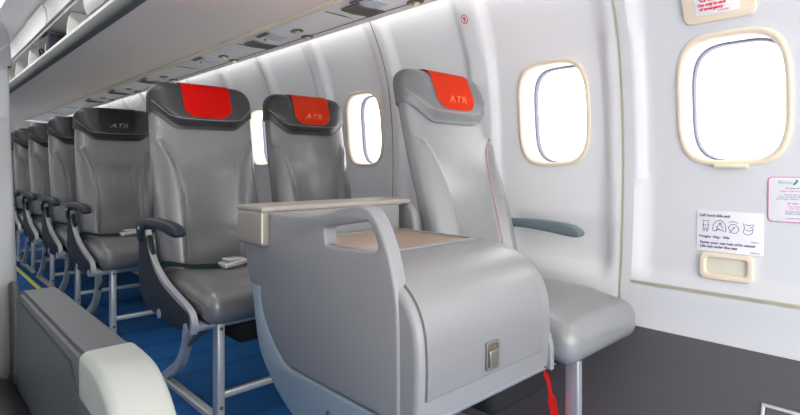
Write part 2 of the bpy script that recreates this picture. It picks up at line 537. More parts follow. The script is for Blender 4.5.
for i, y in enumerate([.66, 1.46, 2.22, 3.02, 4.0, 4.82, 5.6]):
    y -= .04
    lamp(y-.0, -.03, 'small swivel reading lamp in an oval cup, outer one of the %s pair overhead' % ORD[i])
    lamp(y-.02+.06, .055, 'small swivel reading lamp in an oval cup, wall-side one of the %s pair overhead' % ORD[i])
    s = thing('call_sign', (1.385, y+.19, psz(1.385)), 'small grey lit sign panel between the %s overhead lamps and grille' % ORD[i], 'sign', 'overhead sign panels')
    plate('face', rrect(-.05, .05, -.05, .05, .006), [], -.0025, .0025, .001, 'sign', s, 'XY')
    plate('slot', rrect(-.092, -.072, -.055, .055, .004), [], -.003, .002, .001, 'grille', s, 'XY')
    bm = bmesh.new(); tube(bm, [(-.03, .072, .002), (-.03, .072, -.004)], .007, 12); bm_obj('button', bm, 'grille', s)
for i, y in enumerate([.86, 1.70, 2.56, 4.26, 5.10, 5.9]):
    out = [(-.070, -.045), (-.058, -.060), (0, -.050), (.065, -.070), (.080, -.05), (.080, .05), (.055, .050), (0, .062), (-.058, .055), (-.070, .04)]
    g = thing('speaker_grille', (1.39, y, psz(1.39)), 'curved taupe speaker grille, %s one in the overhead service panel' % ORD[i], 'speaker grille', 'overhead speaker grilles')
    plate('grille', out, [], -.006, .003, .002, 'grille', g, 'XY', smooth_n=4)
    bm = bmesh.new()
    for q in range(9): rbox(bm, (-.052+q*.0135, 0, -.0068), (.003, .085, .002), .0008, 1)
    bm_obj('slats', bm, 'darkcup', g)
for i in range(10):    # joints between service panels
    y = .22+.8*i + (.05 if i > 3 else 0)
    box_obj('x', (1.385, y, 1.5035), (.19, .003, .004), 'gap', None, .001, 1).name = 'trim_%d' % ti
    struct(bpy.data.objects['trim_%d' % ti]); bpy.data.objects['trim_%d' % ti].rotation_euler = (0, 0, 0); ti += 1

# overhead bins
def make_bin(y0, y1, side, doors, label):
    t = thing('overhead_bin', (mir(.95, side), (y0+y1)/2, 1.51), label, 'overhead bin', 'overhead luggage bins')
    o = (-mir(.95, side), -(y0+y1)/2, -1.51)
    prof = [(.700, 1.512), (1.245, 1.512), (1.255, 1.53), (1.25, 1.64), (1.19, 1.76), (1.10, 1.81), (.72, 1.80), (.70, 1.785),
            (.705, 1.775), (.73, 1.79), (1.09, 1.795), (1.18, 1.75), (1.235, 1.64), (1.24, 1.535), (.700, 1.530)]
    bm = bmesh.new(); g = .003
    R = [[bm.verts.new((mir(x, side), y, z)) for (x, z) in prof] for y in (y0+g, y1-g)]
    n = len(prof)
    for i in range(n): bm.faces.new((R[0][i], R[0][(i+1) % n], R[1][(i+1) % n], R[1][i]))
    bm.faces.new(R[0]); bm.faces.new(R[1][::-1])
    sh = bm_obj('shell', bm, 'binunder', t, True, 35, o)
    sh.data.materials.append(M['binwhite'])
    for p in sh.data.polygons:
        if p.center.z > .012 : p.material_index = 1
    # white lip above the rail
    bm = bmesh.new(); rbox(bm, (mir(.688, side), (y0+y1)/2, 1.592), (.022, y1-y0-2*g, .028), .006, 3)
    rbox(bm, (mir(.708, side), (y0+y1)/2, 1.55), (.012, y1-y0-2*g, .07), .002, 1)
    bm_obj('lip', bm, 'binwhite', t, off=o)
    nd = len(doors); dl = (y1-y0)/nd
    for i in range(nd+1):
        ys = y0+dl*i; ys = min(max(ys, y0+.012), y1-.012)
        if i == nd and nd: pass
        pr = [(.716, 1.535), (1.23, 1.54), (1.22, 1.66), (1.15, 1.77), (.74, 1.787), (.725, 1.76), (.716, 1.70), (.714, 1.62)]
        if side < 0: pr = pr
        plate('divider', [(mir(x, side), z) for x, z in pr], [], ys-.008, ys+.008, .003, 'binwhite', t, 'XZ', off=o)
    for i, st in enumerate(doors):
        ya, yb = y0+dl*i+.006, y0+dl*(i+1)-.006
        bm = bmesh.new()
        # curved door profile from hinge down to lip
        pts = cr([(.703, 1.790, 0), (.672, 1.755, 0), (.655, 1.70, 0), (.658, 1.65, 0), (.672, 1.612, 0)], 4)
        inner = [(p.x+.016, p.y) for p in pts]
        outl = [(p.x, p.y) for p in pts]+inner[::-1]
        if st == 'open':
            c0 = Vector((.703, 1.792)); a = math.radians(-172+random.uniform(-5, 5))
            outl = [(c0.x+(x-c0.x)*math.cos(a)-(z-c0.y)*math.sin(a), c0.y+(x-c0.x)*math.sin(a)+(z-c0.y)*math.cos(a)) for x, z in outl]
        R = [[bm.verts.new((mir(x, side), y, z)) for (x, z) in outl] for y in (ya, yb)]
        n = len(outl)
        for q in range(n): bm.faces.new((R[0][q], R[0][(q+1) % n], R[1][(q+1) % n], R[1][q]))
        bm.faces.new(R[0]); bm.faces.new(R[1][::-1])
        bmesh.ops.bevel(bm, geom=[e for e in bm.edges if abs((e.verts[0].co-e.verts[1].co).normalized().y) < .1 and (abs(e.verts[0].co.y-ya) < 1e-4 or abs(e.verts[0].co.y-yb) < 1e-4)], offset=.003, segments=2, affect='EDGES')
        d = bm_obj('bin_door', bm, 'binwhite', t, True, 35, o)
        d['label'] = 'white bin door swung up open' if st == 'open' else 'white bin door shut'
        if st != 'open':
            box_obj('door_latch', (mir(.658, side), (ya+yb)/2, 1.645), (.010, .10, .025), 'rail', d, .004, 2, off=o)
    return t
make_bin(-1.0, 1.0, 1, ['shut', 'shut'], 'overhead bin with shut doors directly above the exit window')
make_bin(1.0, 3.0, 1, ['shut', 'shut'], 'overhead bin with shut white doors above the red-covered seats')
make_bin(3.0, 5.0, 1, ['open', 'open', 'open'], 'overhead bin standing open, a dark bag inside it')
make_bin(5.0, 7.0, 1, ['open', 'open', 'open'], 'overhead bin standing open, beyond the bin with the dark bag')
make_bin(7.0, 9.0, 1, ['shut', 'shut'], 'overhead bin with shut doors at the far end of the window-side row')
for (a, b) in ((-1, 1), (1, 3), (3, 5), (5, 7), (7, 9)):
    make_bin(a, b, -1, ['shut', 'shut'], 'overhead bin on the opposite side of the aisle, %s from the front' % {-1: 'first', 1: 'second', 3: 'third', 5: 'fourth', 7: 'fifth'}[a])
for side in (1, -1):
    bm = bmesh.new()
    pr = cr([(.699, 1.508, 0), (.680, 1.505, 0), (.665, 1.511, 0), (.659, 1.530, 0), (.660, 1.560, 0), (.668, 1.574, 0), (.699, 1.577, 0)], 4)
    R = [[bm.verts.new((mir(p.x, side), y, p.y)) for p in pr] for y in (-1.2, 9)]
    n = len(pr)
    for q in range(n): bm.faces.new((R[0][q], R[0][(q+1) % n], R[1][(q+1) % n], R[1][q]))
    bm.faces.new(R[0]); bm.faces.new(R[1][::-1])
    o = bm_obj('hand_rail', bm, 'rail', None, True, 60)
    tag(o, 'long dark grey rounded handrail along the %s bins' % ('window-side' if side > 0 else 'opposite'), 'handrail')
# bag in the open bin
bg = thing('travel_bag', (.842, 4.42, 1.533), 'dark navy soft bag lying in the open overhead bin', 'bag')
box_obj('bag_body', (0, 0, .116), (.25, .36, .232), 'bag', bg, .022, 5, .004)
bm = bmesh.new(); tube(bm, cr([(-.121, -.06, .10), (-.14, -.04, .14), (-.14, .04, .14), (-.121, .06, .10)], 5), .006, 6); bm_obj('handle', bm, 'black', bg)
bm = bmesh.new(); tube(bm, cr([(-.11, -.11, .13), (-.02, -.122, .15), (.1, -.11, .13)], 5), .004, 6); bm_obj('zip', bm, 'grille', bg)

# ------------------------------------------------------------------ seats
def make_seat(rec, aisle, label, lm='leather', hm='head', pm='pipe', cover='red', txt=None, legx=-.135, beam=(-.24, .24),
              arms=('aisle', 'mid'), loc=(0, 0, 0), group=None, belt=True, legs=True, armm='navy'):
    t = thing('passenger_seat', loc, label, 'airplane seat', group)
    Z0, H = .43, 1.178
    W = .207
    def yc(z): return .045 + rec*(z-.44)/.76 - .012*math.sin(PI*min(1, max(0, (z-.44)/.45)))
    def hw(z, r=.065, e=0):
        top = H+e; w = W+e - .012*sm((.62-z)/.2) - .006*sm((z-1.0)/.2)
        if z > top-r: w = w-r+r*math.sqrt(max(0, 1-((z-(top-r))/r)**2))
        return w
    def ht(z, e=0):
        top = H+e; h = .047-.010*sm((z-.5)/.6)+e; r = .034
        if z > top-r: h *= math.sqrt(max(0, 1-((z-(top-r))/r)**2))**.9
        return h
    bx_tab = [(q.x, q.y) for q in cr([(.44, .112, 0), (.6, .108, 0), (.75, .114, 0), (.85, .130, 0), (.90, .147, 0), (.935, .17, 0), (.952, .198, 0), (.962, .24, 0)], 6)]
    _old = [(.44, .112), (.6, .108), (.75, .114), (.85, .130), (.90, .147), (.935, .17), (.955, .215), (.965, .26)]
    def bol(x, z):
        b = interp(bx_tab, z)
        return .030*sm((abs(x)-b+.002)/.022)*(1-.35*sm((abs(x)-b-.02)/.06))
    def dish(x, z): return .016*max(0, 1-(x/.12)**2)*sm((z-.5)/.1)*sm((.9-z)/.1)
    def front(x, z, e=0):
        w = hw(z, e=e); q = min(.999, abs(x)/max(w, 1e-4))
        y = yc(z)-ht(z, e)*(1-q**4)**.25 - bol(x, z)*(1-q**8) + dish(x, z)
        if e: y = yc(z)-ht(z, e)*(1-q**4)**.25 - bulge(x, z)*(1-q**6)
        return y
    def zlow(x): return 1.000 + .062*sm((abs(x)-.10)/.115)
    def bulge(x, z): return .024*sm((z-zlow(x))/.045)*(1-.6*sm((z-1.07)/.12))
    # backrest body
    bm = bmesh.new(); rings = []; N = 88
    zs = [Z0+(H-.07-Z0)*j/38 for j in range(38)] + [H-.07+.07*math.sin(q/9*PI/2) for q in range(10)]
    for z in zs:
        z = min(z, H-.0003); ring = []
        for i in range(N):
            a = 2*PI*i/N; c, s = math.cos(a), math.sin(a)
            x = hw(z)*math.copysign(abs(c)**.5, c)
            q = min(1, abs(x)/max(hw(z), 1e-4))
            y = yc(z)+ht(z)*math.copysign(abs(s)**.5, s)
            if s < 0: y += (-bol(x, z)*(1-q**8)+dish(x, z))
            ring.append(bm.verts.new((x, y, z)))
        rings.append(ring)
    for a, b in zip(rings, rings[1:]):
        for i in range(N): bm.faces.new((a[i], a[(i+1) % N], b[(i+1) % N], b[i]))
    bm.faces.new(rings[0][::-1]); bm.faces.new(rings[-1])
    back = bm_obj('backrest', bm, lm, t, True, 60)
    # piping that outlines the side bolsters
    for sgn in (-1, 1):
        bm = bmesh.new()
        pth = cr([(.111, .47, 0), (.108, .6, 0), (.114, .75, 0), (.130, .85, 0), (.147, .90, 0), (.170, .935, 0), (.198, .950, 0)], 7)
        tube(bm, [(sgn*p.x, front(sgn*p.x, p.y)-.002, p.y) for p in pth], .0028, 6)
        bm_obj('piping', bm, pm, back)
    # headrest pad
    bm = bmesh.new(); rings = []; E = .007; T = H+E-.0004
    js = [j/16*.75 for j in range(17)] + [.75+.25*math.sin(q/7*PI/2) for q in range(1, 8)]
    for k, j in enumerate([-1]+js):
        ring = []
        for i in range(N):
            a = 2*PI*i/N; c, s = math.cos(a), math.sin(a); ce = math.copysign(abs(c)**.5, c)
            zl = zlow(ce*W); z = zl+(T-zl)*max(j, 0)
            e = E if j >= 0 else -.004
            w = hw(z, e=E); x = (w if j >= 0 else w-.011)*ce; q = min(1, abs(x)/max(w, 1e-4))
            y = yc(z)+(ht(z, E) if j >= 0 else ht(z)-.006)*math.copysign(abs(s)**.5, s)
            if s < 0 and j >= 0: y -= bulge(x, z)*(1-q**6)
            ring.append(bm.verts.new((x, y, z)))
        rings.append(ring)
    for a, b in zip(rings, rings[1:]):
        for i in range(N): bm.faces.new((a[i], a[(i+1) % N], b[(i+1) % N], b[i]))
    bm.faces.new(rings[-1])
    hd = bm_obj('headrest', bm, hm, t, True, 60)
    # seam lines on the headrest pad
    bm = bmesh.new()
    ln = cr([(-.205, 1.105, 0), (-.165, 1.065, 0), (-.125, 1.043, 0), (0, 1.038, 0), (.125, 1.043, 0), (.165, 1.065, 0), (.205, 1.105, 0)], 6)
    tube(bm, [(p.x, front(p.x, p.y, E)-.0004, p.y) for p in ln], .0016, 5); bm_obj('seam', bm, pm, hd)
    # cloth cover draped over the headrest
    bm = bmesh.new(); nx, ny = 20, 30; G = []
    cw = .097
    for i in range(nx+1):
        col = []
        s = -1+2*i/nx
        zb = 1.046 + .034*(abs(s)**5)
        for j in range(ny+1):
            v = j/ny
            x = s*cw*(1+.03*v)
            r = .034
            if v < .5:
                z = zb+(H+E-r-zb)*(v/.5); y = front(x, z, E)-.0035
            elif v < .8:
                th = (v-.5)/.3*PI; z = (H+E-r)+(r+.003)*math.sin(th); z2 = H+E-r
                ff = front(x, z2, E)-.0035; bb = yc(z2)+ht(z2, E)*(1-(x/W)**4)**.25+.0035
                y = (ff+bb)/2-(bb-ff)/2*math.cos(th)
            else:
                z = (H+E-r)-(v-.8)/.2*.07; y = yc(z)+ht(z, E)*(1-(x/W)**4)**.25+.0035
            col.append(bm.verts.new((x, y, z)))
        G.append(col)
    for i in range(nx):
        for j in range(ny): bm.faces.new((G[i][j], G[i+1][j], G[i+1][j+1], G[i][j+1]))
    bmesh.ops.solidify(bm, geom=bm.faces[:], thickness=-.0022)
    cv = bm_obj('headrest_cover', bm, 'red' if cover == 'red' else cover, t, True, 60)
    if cover.startswith('red'): cv['label'] = 'bright red headrest cover'
    if txt:
        me = text_mesh('ATR', .040, .0010, .35, 'CENTER', 1.12)
        bm = bmesh.new(); bm.from_mesh(me); bmesh.ops.subdivide_edges(bm, edges=bm.edges[:], cuts=1)
        for v in bm.verts:
            x, z = v.co.x*1.15, 1.073+v.co.y*.85
            v.co = (x, front(x, z, E)-.0072, z)
        bm_obj('lettering', bm, txt, cv, False)
    # seat cushion
    bm = bmesh.new(); rbox(bm, (0, -.185, .418), (.41, .43, .108), .046, 6, .012)
    for v in bm.verts:
        f = sm((-.22-v.co.y)/.18); v.co.z -= .022*f
        if v.co.z > .44: v.co.z -= .006*math.exp(-((v.co.y+.33)/.012)**2)
    cu = bm_obj('seat_cushion', bm, lm, t, True, 60)
    bm = bmesh.new()
    tube(bm, [(-.2045, -.01, .425), (-.2055, -.2, .425), (-.2045, -.36, .408)], .002, 5); tube(bm, [(.2045, -.01, .425), (.2055, -.2, .425), (.2045, -.36, .408)], .002, 5)
    tube(bm, cr([(-.16, -.398, .400), (0, -.4005, .400), (.16, -.398, .400)], 3), .002, 5)
    bm_obj('piping', bm, lm, cu)
    bm = bmesh.new(); rbox(bm, (0, -.17, .357), (.38, .38, .02), .006, 2); bm_obj('seat_pan', bm, 'shroud', t)
    # armrests
    ap = [(.158, .59), (.166, .622), (.150, .645), (.11, .658), (.03, .663), (-.10, .664), (-.185, .657), (-.222, .644), (-.234, .628), (-.22, .616),
          (-.18, .617), (-.08, .628), (.02, .632), (.075, .622), (.100, .60), (.105, .575), (.13, .565), (.150, .572)]
    def arm(x, m, y0=0):
        return plate('armrest', [(a+y0, b) for a, b in ap], [], x-.020, x+.020, .010, m, t, 'YZ', smooth_n=3, ang=50)
    sd = -1
    if 'aisle' in arms:
        arm(-.228, armm)
        ol = [(.158, .60), (.166, .5), (.162, .42), (.13, .362), (.04, .33), (-.12, .318), (-.28, .322), (-.325, .335), (-.335, .37), (-.32, .395),
              (-.2, .415), (-.09, .448), (0, .50), (.05, .56), (.075, .60)]
        ol = [(a, b) for a, b in ol]
        s = plate('side_shroud', ol, [], -.238, -.216, .007, 'shroud', t, 'YZ', smooth_n=4, ang=50)
        bm = bmesh.new()
        tube(bm, cr([(-.228, .085, .615), (-.228, .070, .57), (-.228, .040, .53), (-.228, -.01, .49), (-.228, -.10, .447), (-.228, -.22, .415), (-.228, -.31, .392), (-.228, -.342, .365), (-.228, -.335, .325)], 5), .01, flat=(.020, .016))
        bm_obj('side_frame', bm, 'metal', t, True, 50)
        bm = bmesh.new(); tube(bm, [(-.244, .125, .62), (-.251, .125, .62)], .006, 14); bm_obj('pivot_bolt', bm, 'metal', t)
    if 'mid' in arms:
        arm(.250, armm)
        bm = bmesh.new(); tube(bm, cr([(.255, .15, .59), (.255, .14, .5), (.255, .06, .40), (.255, -.05, .35)], 5), .01, flat=(.02, .03)); bm_obj('arm_support', bm, 'metal', t, True, 50)
    if 'wall' in arms:
        arm(.238, 'slate', .035)
        bm = bmesh.new(); tube(bm, cr([(.238, .16, .59), (.238, .13, .5), (.238, .05, .40), (.238, -.05, .35)], 5), .01, flat=(.02, .03)); bm_obj('arm_support', bm, 'metal', t, True, 50)
    if 'left' in arms:
        a = plate('armrest', [(.19, .60), (.19, .70), (.15, .735), (.105, .72), (.09, .66), (.10, .58), (.12, .5), (.16, .5)], [], -.262, -.232, .01, 'console', t, 'YZ', smooth_n=4, ang=50)
        a['label'] = 'pale grey upright armrest'
    # understructure
    if legs:
        bm = bmesh.new(); rbox(bm, (legx, -.315, .178), (.026, .040, .356), .004, 2)
        o = bm_obj('leg', bm, 'metal', t)
        bm = bmesh.new()
        for z in (.32, .06):
            bm = bmesh.new(); tube(bm, [(legx, -.337, z), (legx, -.333, z)], .006, 10)
            bm_obj('bolt', bm, 'gap', o)
        bm = bmesh.new(); tube(bm, cr([(legx, -.06, .345), (legx, -.055, .26), (legx, -.04, .19), (legx, .02, .11), (legx, .11, .055), (legx, .17, .02)], 6), .01, flat=(.026, .034))
        bm_obj('leg', bm, 'metal', t, True, 50)
        bm = bmesh.new(); tube(bm, [(legx+.004, -.28, .34), (legx+.004, -.06, .20)], .009, 8); bm_obj('strut', bm, 'metaldark', t)
        bm = bmesh.new(); rbox(bm, (legx, -.075, .012), (.03, .56, .022), .004, 2); bm_obj('floor_rail', bm, 'metal', t)
    bm = bmesh.new(); tube(bm, [(beam[0], -.30, .334), (beam[1], -.30, .334)], .017, 14); bm_obj('beam', bm, 'metal', t)
    bm = bmesh.new(); tube(bm, [(beam[0], -.06, .334), (beam[1], -.06, .334)], .017, 14); bm_obj('beam', bm, 'metal', t)
    if aisle:
        bm = bmesh.new(); rbox(bm, (legx+.30, -.315, .095), (.60, .018, .022), .003, 2); bm_obj('cross_bar', bm, 'metal', t)
    # seat belt
    if belt:
        def ribbon(name, pts, wd=.040):
            bm = bmesh.new(); P = cr(pts, 6); prev = None
            for p in P:
                a = bm.verts.new((p.x, p.y-wd/2, p.z-.004)); b = bm.verts.new((p.x, p.y+wd/2, p.z+.008))
                if prev: bm.faces.new((prev[0], prev[1], b, a))
                prev = (a, b)
            bmesh.ops.solidify(bm, geom=bm.faces[:], thickness=.003)
            return bm_obj(name, bm, 'belt', t, True, 50)
        ribbon('seat_belt', [(-.218, .0, .475), (-.20, -.035, .500), (-.14, -.09, .489), (-.09, -.13, .489), (-.03, -.165, .490)])
        ribbon('seat_belt', [(.218, .0, .475), (.20, -.035, .498), (.12, -.10, .488), (.03, -.15, .491)])
        b = bmesh.new(); rbox(b, (-.012, -.165, .500), (.090, .068, .018), .006, 3)
        for v in b.verts: v.co.z += (v.co.x+.012)*.12
        bk = bm_obj('buckle', b, 'buckle', t)
        b = bmesh.new(); rbox(b, (-.016, -.165, .513), (.055, .052, .008), .003, 2); bm_obj('buckle_flap', b, 'buckle', bk)
    return t

XA, XW = .892, 1.397
YF, YA = 1.045, 1.985
front_seat = make_seat(.20, False, 'brightly lit grey leather seat with red headrest cover by the wall, beside the wood-topped console', 'leatherlight', 'headlight', 'redpipe',
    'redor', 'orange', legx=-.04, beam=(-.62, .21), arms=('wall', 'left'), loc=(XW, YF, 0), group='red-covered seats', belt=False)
rowA = make_seat(.12, True, 'grey leather aisle seat with bright red headrest cover and buckled belt, behind the console', loc=(XA, YA, 0), group='red-covered seats')
rowAw = make_seat(.12, False, 'grey leather window seat with red headrest cover, right behind the console top', 'leather', 'head', 'pipe', 'redor', 'orange',
    legx=-.04, beam=(-.256, .20), arms=(), loc=(XW-.005, YA, 0), group='red-covered seats')
aisleB = make_seat(.12, True, 'grey leather aisle seat with dark lettered headrest, next one behind the red-covered aisle seat', cover='head', txt='silverprint',
    loc=(XA, 3.19, 0), group='grey-covered seats down the aisle')
winB = make_seat(.12, False, 'grey leather window seat beside the nearest aisle seat without a red cover', cover='head', txt='silverprint',
    legx=-.04, beam=(-.256, .20), arms=(), loc=(XW-.005, 3.19, 0), group='grey-covered seats down the aisle')
ordl = ['second', 'third', 'fourth', 'fifth']
for i, y in enumerate([3.91, 4.65, 5.38, 6.10]):
    c = copy_tree(aisleB); c.location = (XA, y, 0)
    c['label'] = 'grey aisle seat with dark headrest, %s nearest without a red cover' % ordl[i]
    c = copy_tree(winB); c.location = (XW-.005, y, 0)
    c['label'] = 'grey window seat mostly hidden beside the %s nearest aisle seat without a red cover' % ordl[i]

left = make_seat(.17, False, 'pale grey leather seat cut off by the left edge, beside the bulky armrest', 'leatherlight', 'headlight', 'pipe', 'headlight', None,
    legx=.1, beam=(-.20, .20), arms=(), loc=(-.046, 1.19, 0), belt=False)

for ch in left.children:
    if ch.name.startswith('seat_cushion'):
        ch.data.materials.clear(); ch.data.materials.append(M['head']); ch['label'] = 'dark seat cushion'
sh = plate('side_panel', [(-.025, .30), (-.025, .50), (-.018, .60), (.02, .635), (.09, .60), (.10, .45), (.09, .30)], [], .19, .203, .005, 'head', left, 'YZ', smooth_n=3)
sh['label'] = 'dark leather side panel'
bm = bmesh.new(); tube(bm, cr([(.203, .035, .31), (.2035, .04, .45), (.203, .035, .60)], 6), .0018, 5); bm_obj('stitching', bm, 'greyink', sh)
# life vest pouches under the seats
def pouch(x, y, label, strap):
    t = thing('life_vest_pouch', (x, y, .252), label, 'life vest pouch', 'life vest pouches')
    box_obj('pouch_body', (0, 0, .028), (.25, .195, .10), 'black', t, .034, 5)
    bm = bmesh.new()
    prev = None
    for p in cr(strap, 5):
        w = .011+.010*(p.z < -.03)
        a = bm.verts.new((p.x-w, p.y, p.z)); b = bm.verts.new((p.x+w, p.y+.002, p.z))
        if prev: bm.faces.new((prev[0], prev[1], b, a))
        prev = (a, b)
    bmesh.ops.solidify(bm, geom=bm.faces[:], thickness=.002)
    s = bm_obj('pull_strap', bm, 'strap', t); s['label'] = 'red pull strap'
    return t
pouch(.965, 1.80, 'black life vest pouch with red tab under the red-covered aisle seat', [(.03, -.12, .0), (.02, -.124, -.03), (-.0, -.126, -.06), (-.02, -.128, -.09)])
pouch(1.165, .865, 'black life vest pouch with hanging red strap, under the seat beside the console', [(.10, -.088, .05), (.115, -.101, .02), (.128, -.103, -.03), (.15, -.10, -.08), (.158, -.10, -.14), (.16, -.10, -.2)])

# ------------------------------------------------------------------ console
OC = (.88, .95, 0); off = (-OC[0], -OC[1], 0)
con = thing('console_cabinet', OC, 'light grey cabinet console with wood tray top and rounded door beside the front window seat', 'console')
panel = cr([(1.166, .738, 0), (1.06, .737, 0), (.95, .747, 0), (.88, .763, 0), (.823, .774, 0), (.785, .769, 0), (.757, .747, 0), (.735, .71, 0), (.719, .672, 0),
            (.703, .607, 0), (.699, .54, 0), (.698, .48, 0), (.698, .42, 0)], 4)
panel = [(p.x, p.y) for p in panel] + [(.698, .385), (.705, .378), (.767, .378), (1.06, .382)]
panel += [(p.x, p.y) for p in cr([(1.087, .387, 0), (1.135, .418, 0), (1.180, .465, 0), (1.202, .51, 0), (1.206, .553, 0)], 4)]
panel += [(1.262, .553), (1.280, .60), (1.297, .655), (1.166, .657)]
hole = [(p.x, p.y) for p in cr([(.918, .722, 0), (.86, .732, 0), (.80, .742, 0), (.783, .742, 0), (.772, .733, 0), (.757, .703, 0), (.759, .691, 0), (.775, .686, 0), (.84, .684, 0), (.912, .682, 0), (.925, .69, 0), (.928, .714, 0)], 3, True)]
plate('side_panel', panel, [hole], .655, .690, .006, 'console', con, 'YZ', off=off, ang=50)
trim = [(p.x, p.y) for p in cr([(1.256, .549, 0), (1.240, .47, 0), (1.215, .39, 0), (1.165, .335, 0), (1.12, .303, 0), (1.05, .268, 0), (.93, .236, 0), (.80, .222, 0), (.70, .235, 0), (.668, .28, 0), (.662, .33, 0), (.665, .374, 0)], 4)]
trim += [(.767, .374), (1.06, .378)] + [(p.x, p.y) for p in cr([(1.091, .382, 0), (1.140, .414, 0), (1.185, .463, 0), (1.207, .51, 0), (1.211, .549, 0)], 4)]
tr = plate('lower_trim', trim, [], .657, .688, .006, 'consoletrim', con, 'YZ', off=off, ang=50)
tr['label'] = 'blue-grey lower trim'
plate('screw_slot', rrect(.905, .918, .305, .335, .005), [], .653, .662, .001, 'gap', con, 'YZ', off=off)
# body with a rounded front
fc = [(.657, .385, 0), (.652, .44, 0), (.651, .50, 0), (.657, .555, 0), (.677, .598, 0), (.712, .630, 0), (.757, .650, 0), (.81, .661, 0), (.85, .665, 0)]
fcurve = [(p.x, p.y) for p in cr(fc, 6)]
body = fcurve + [(1.166, .665), (1.166, .737), (1.285, .737), (1.285, .56), (1.20, .45), (1.10, .385)]
plate('cabinet_body', body, [], .661, 1.108, .014, 'console', con, 'YZ', off=off, ang=50)
plate('corner_fin', [(.648, .375), (.648, .43), (.656, .46), (.70, .46), (.75, .378)], [], 1.098, 1.114, .003, 'console', con, 'YZ', off=off)
def shell(name, x0, x1, i0, i1, o0, o1, m, parent, ext=0):
    bm = bmesh.new(); c = [Vector(p) for p in fcurve[i0:i1+1]]; inn, out = [], []
    for i, p in enumerate(c):
        t = (c[min(i+1, len(c)-1)]-c[max(i-1, 0)]).normalized(); n = Vector((-t.y, t.x))
        inn.append(p+n*o0); out.append(p+n*o1)
    if ext:
        d = (c[0]-c[1]).normalized()*ext; inn[0] += d; out[0] += d
        d = (c[-1]-c[-2]).normalized()*ext; inn[-1] += d; out[-1] += d
    loop = out+inn[::-1]; R = [[bm.verts.new((x, q.x, q.y)) for q in loop] for x in (x0, x1)]
    n = len(loop)
    for i in range(n): bm.faces.new((R[0][i], R[0][(i+1) % n], R[1][(i+1) % n], R[1][i]))
    bm.faces.new(R[0]); bm.faces.new(R[1][::-1])
    return bm_obj(name, bm, m, parent, True, 35, off)
dgasket = shell('door_gap', .679, 1.066, 5, 43, -.002, .0012, 'gap', con, .0025)
dd = shell('cabinet_door', .682, 1.063, 5, 43, -.002, .0035, 'consoledoor', con)
lt = plate('latch', rrect(.848, .891, .440, .497, .004), [rrect(.853, .886, .446, .491, .003)], .6425, .6495, .0015, 'latch', dd, 'XZ', off=off)
plate('latch_recess', rrect(.852, .887, .445, .492, .002), [], .6450, .6475, .0006, 'darkcup', lt, 'XZ', off=off)
# wooden tray top and its rim
plate('tray_rim', rrect(.700, 1.070, .838, 1.150, .018), [rrect(.712, 1.056, .850, 1.138, .012)], .660, .670, .002, 'console', con, 'XY', off=off)
plate('tray_top', rrect(.709, 1.060, .846, 1.142, .012), [], .660, .6665, .0005, 'wood', con, 'XY', off=off)['label'] = 'pale wood tray surface'
# fix latch tab
lm_ = bmesh.new(); rbox(lm_, (.8695, .6430, .463), (.029, .007, .034), .003, 3); bm_obj('latch_tab', lm_, 'latch', lt, off=off)
# padded back ledge
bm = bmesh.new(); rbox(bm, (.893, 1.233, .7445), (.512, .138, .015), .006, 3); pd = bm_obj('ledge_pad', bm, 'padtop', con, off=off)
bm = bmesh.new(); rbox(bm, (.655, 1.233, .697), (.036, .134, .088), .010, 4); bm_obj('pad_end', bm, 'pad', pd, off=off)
bm = bmesh.new(); tube(bm, [(.640, 1.168, .735), (.640, 1.168, .662)], .0022, 6); tube(bm, [(.641, 1.17, .738), (.641, 1.296, .738)], .0018, 6); bm_obj('piping', bm, 'creamseam', pd, off=off)
# legs of the console
bm = bmesh.new(); rbox(bm, (.75, .735, .17), (.026, .04, .34), .004, 2); bm_obj('leg', bm, 'metal', con, off=off)
bm = bmesh.new(); tube(bm, cr([(.75, .98, .38), (.75, .99, .26), (.75, 1.03, .16), (.75, 1.12, .07), (.75, 1.19, .02)], 6), .01, flat=(.026, .034)); bm_obj('leg', bm, 'metal', con, True, 50, off=off)
bm = bmesh.new(); rbox(bm, (.75, .96, .012), (.03, .50, .022), .004, 2); bm_obj('floor_rail', bm, 'metal', con, off=off)
bm = bmesh.new(); rbox(bm, (.90, .9, .365), (.36, .36, .05), .01, 2); bm_obj('under_tray', bm, 'shroud', con, off=off)

def prism(name, outl, x0, x1, bev, m, parent, off):
    bm = bmesh.new()
    a = [bm.verts.new((x0, p[0], p[1])) for p in outl]; b = [bm.verts.new((x1, p[0], p[1])) for p in outl]
    n = len(outl)
    for i in range(n): bm.faces.new((a[i], a[(i+1) % n], b[(i+1) % n], b[i]))
    fa, fb = bm.faces.new(a[::-1]), bm.faces.new(b)
    bmesh.ops.recalc_face_normals(bm, faces=bm.faces)
    es = list(set(list(fa.edges)+list(fb.edges)))
    if bev: bmesh.ops.bevel(bm, geom=es, offset=bev, segments=4, affect='EDGES', clamp_overlap=True)
    return bm_obj(name, bm, m, parent, True, 50, off)
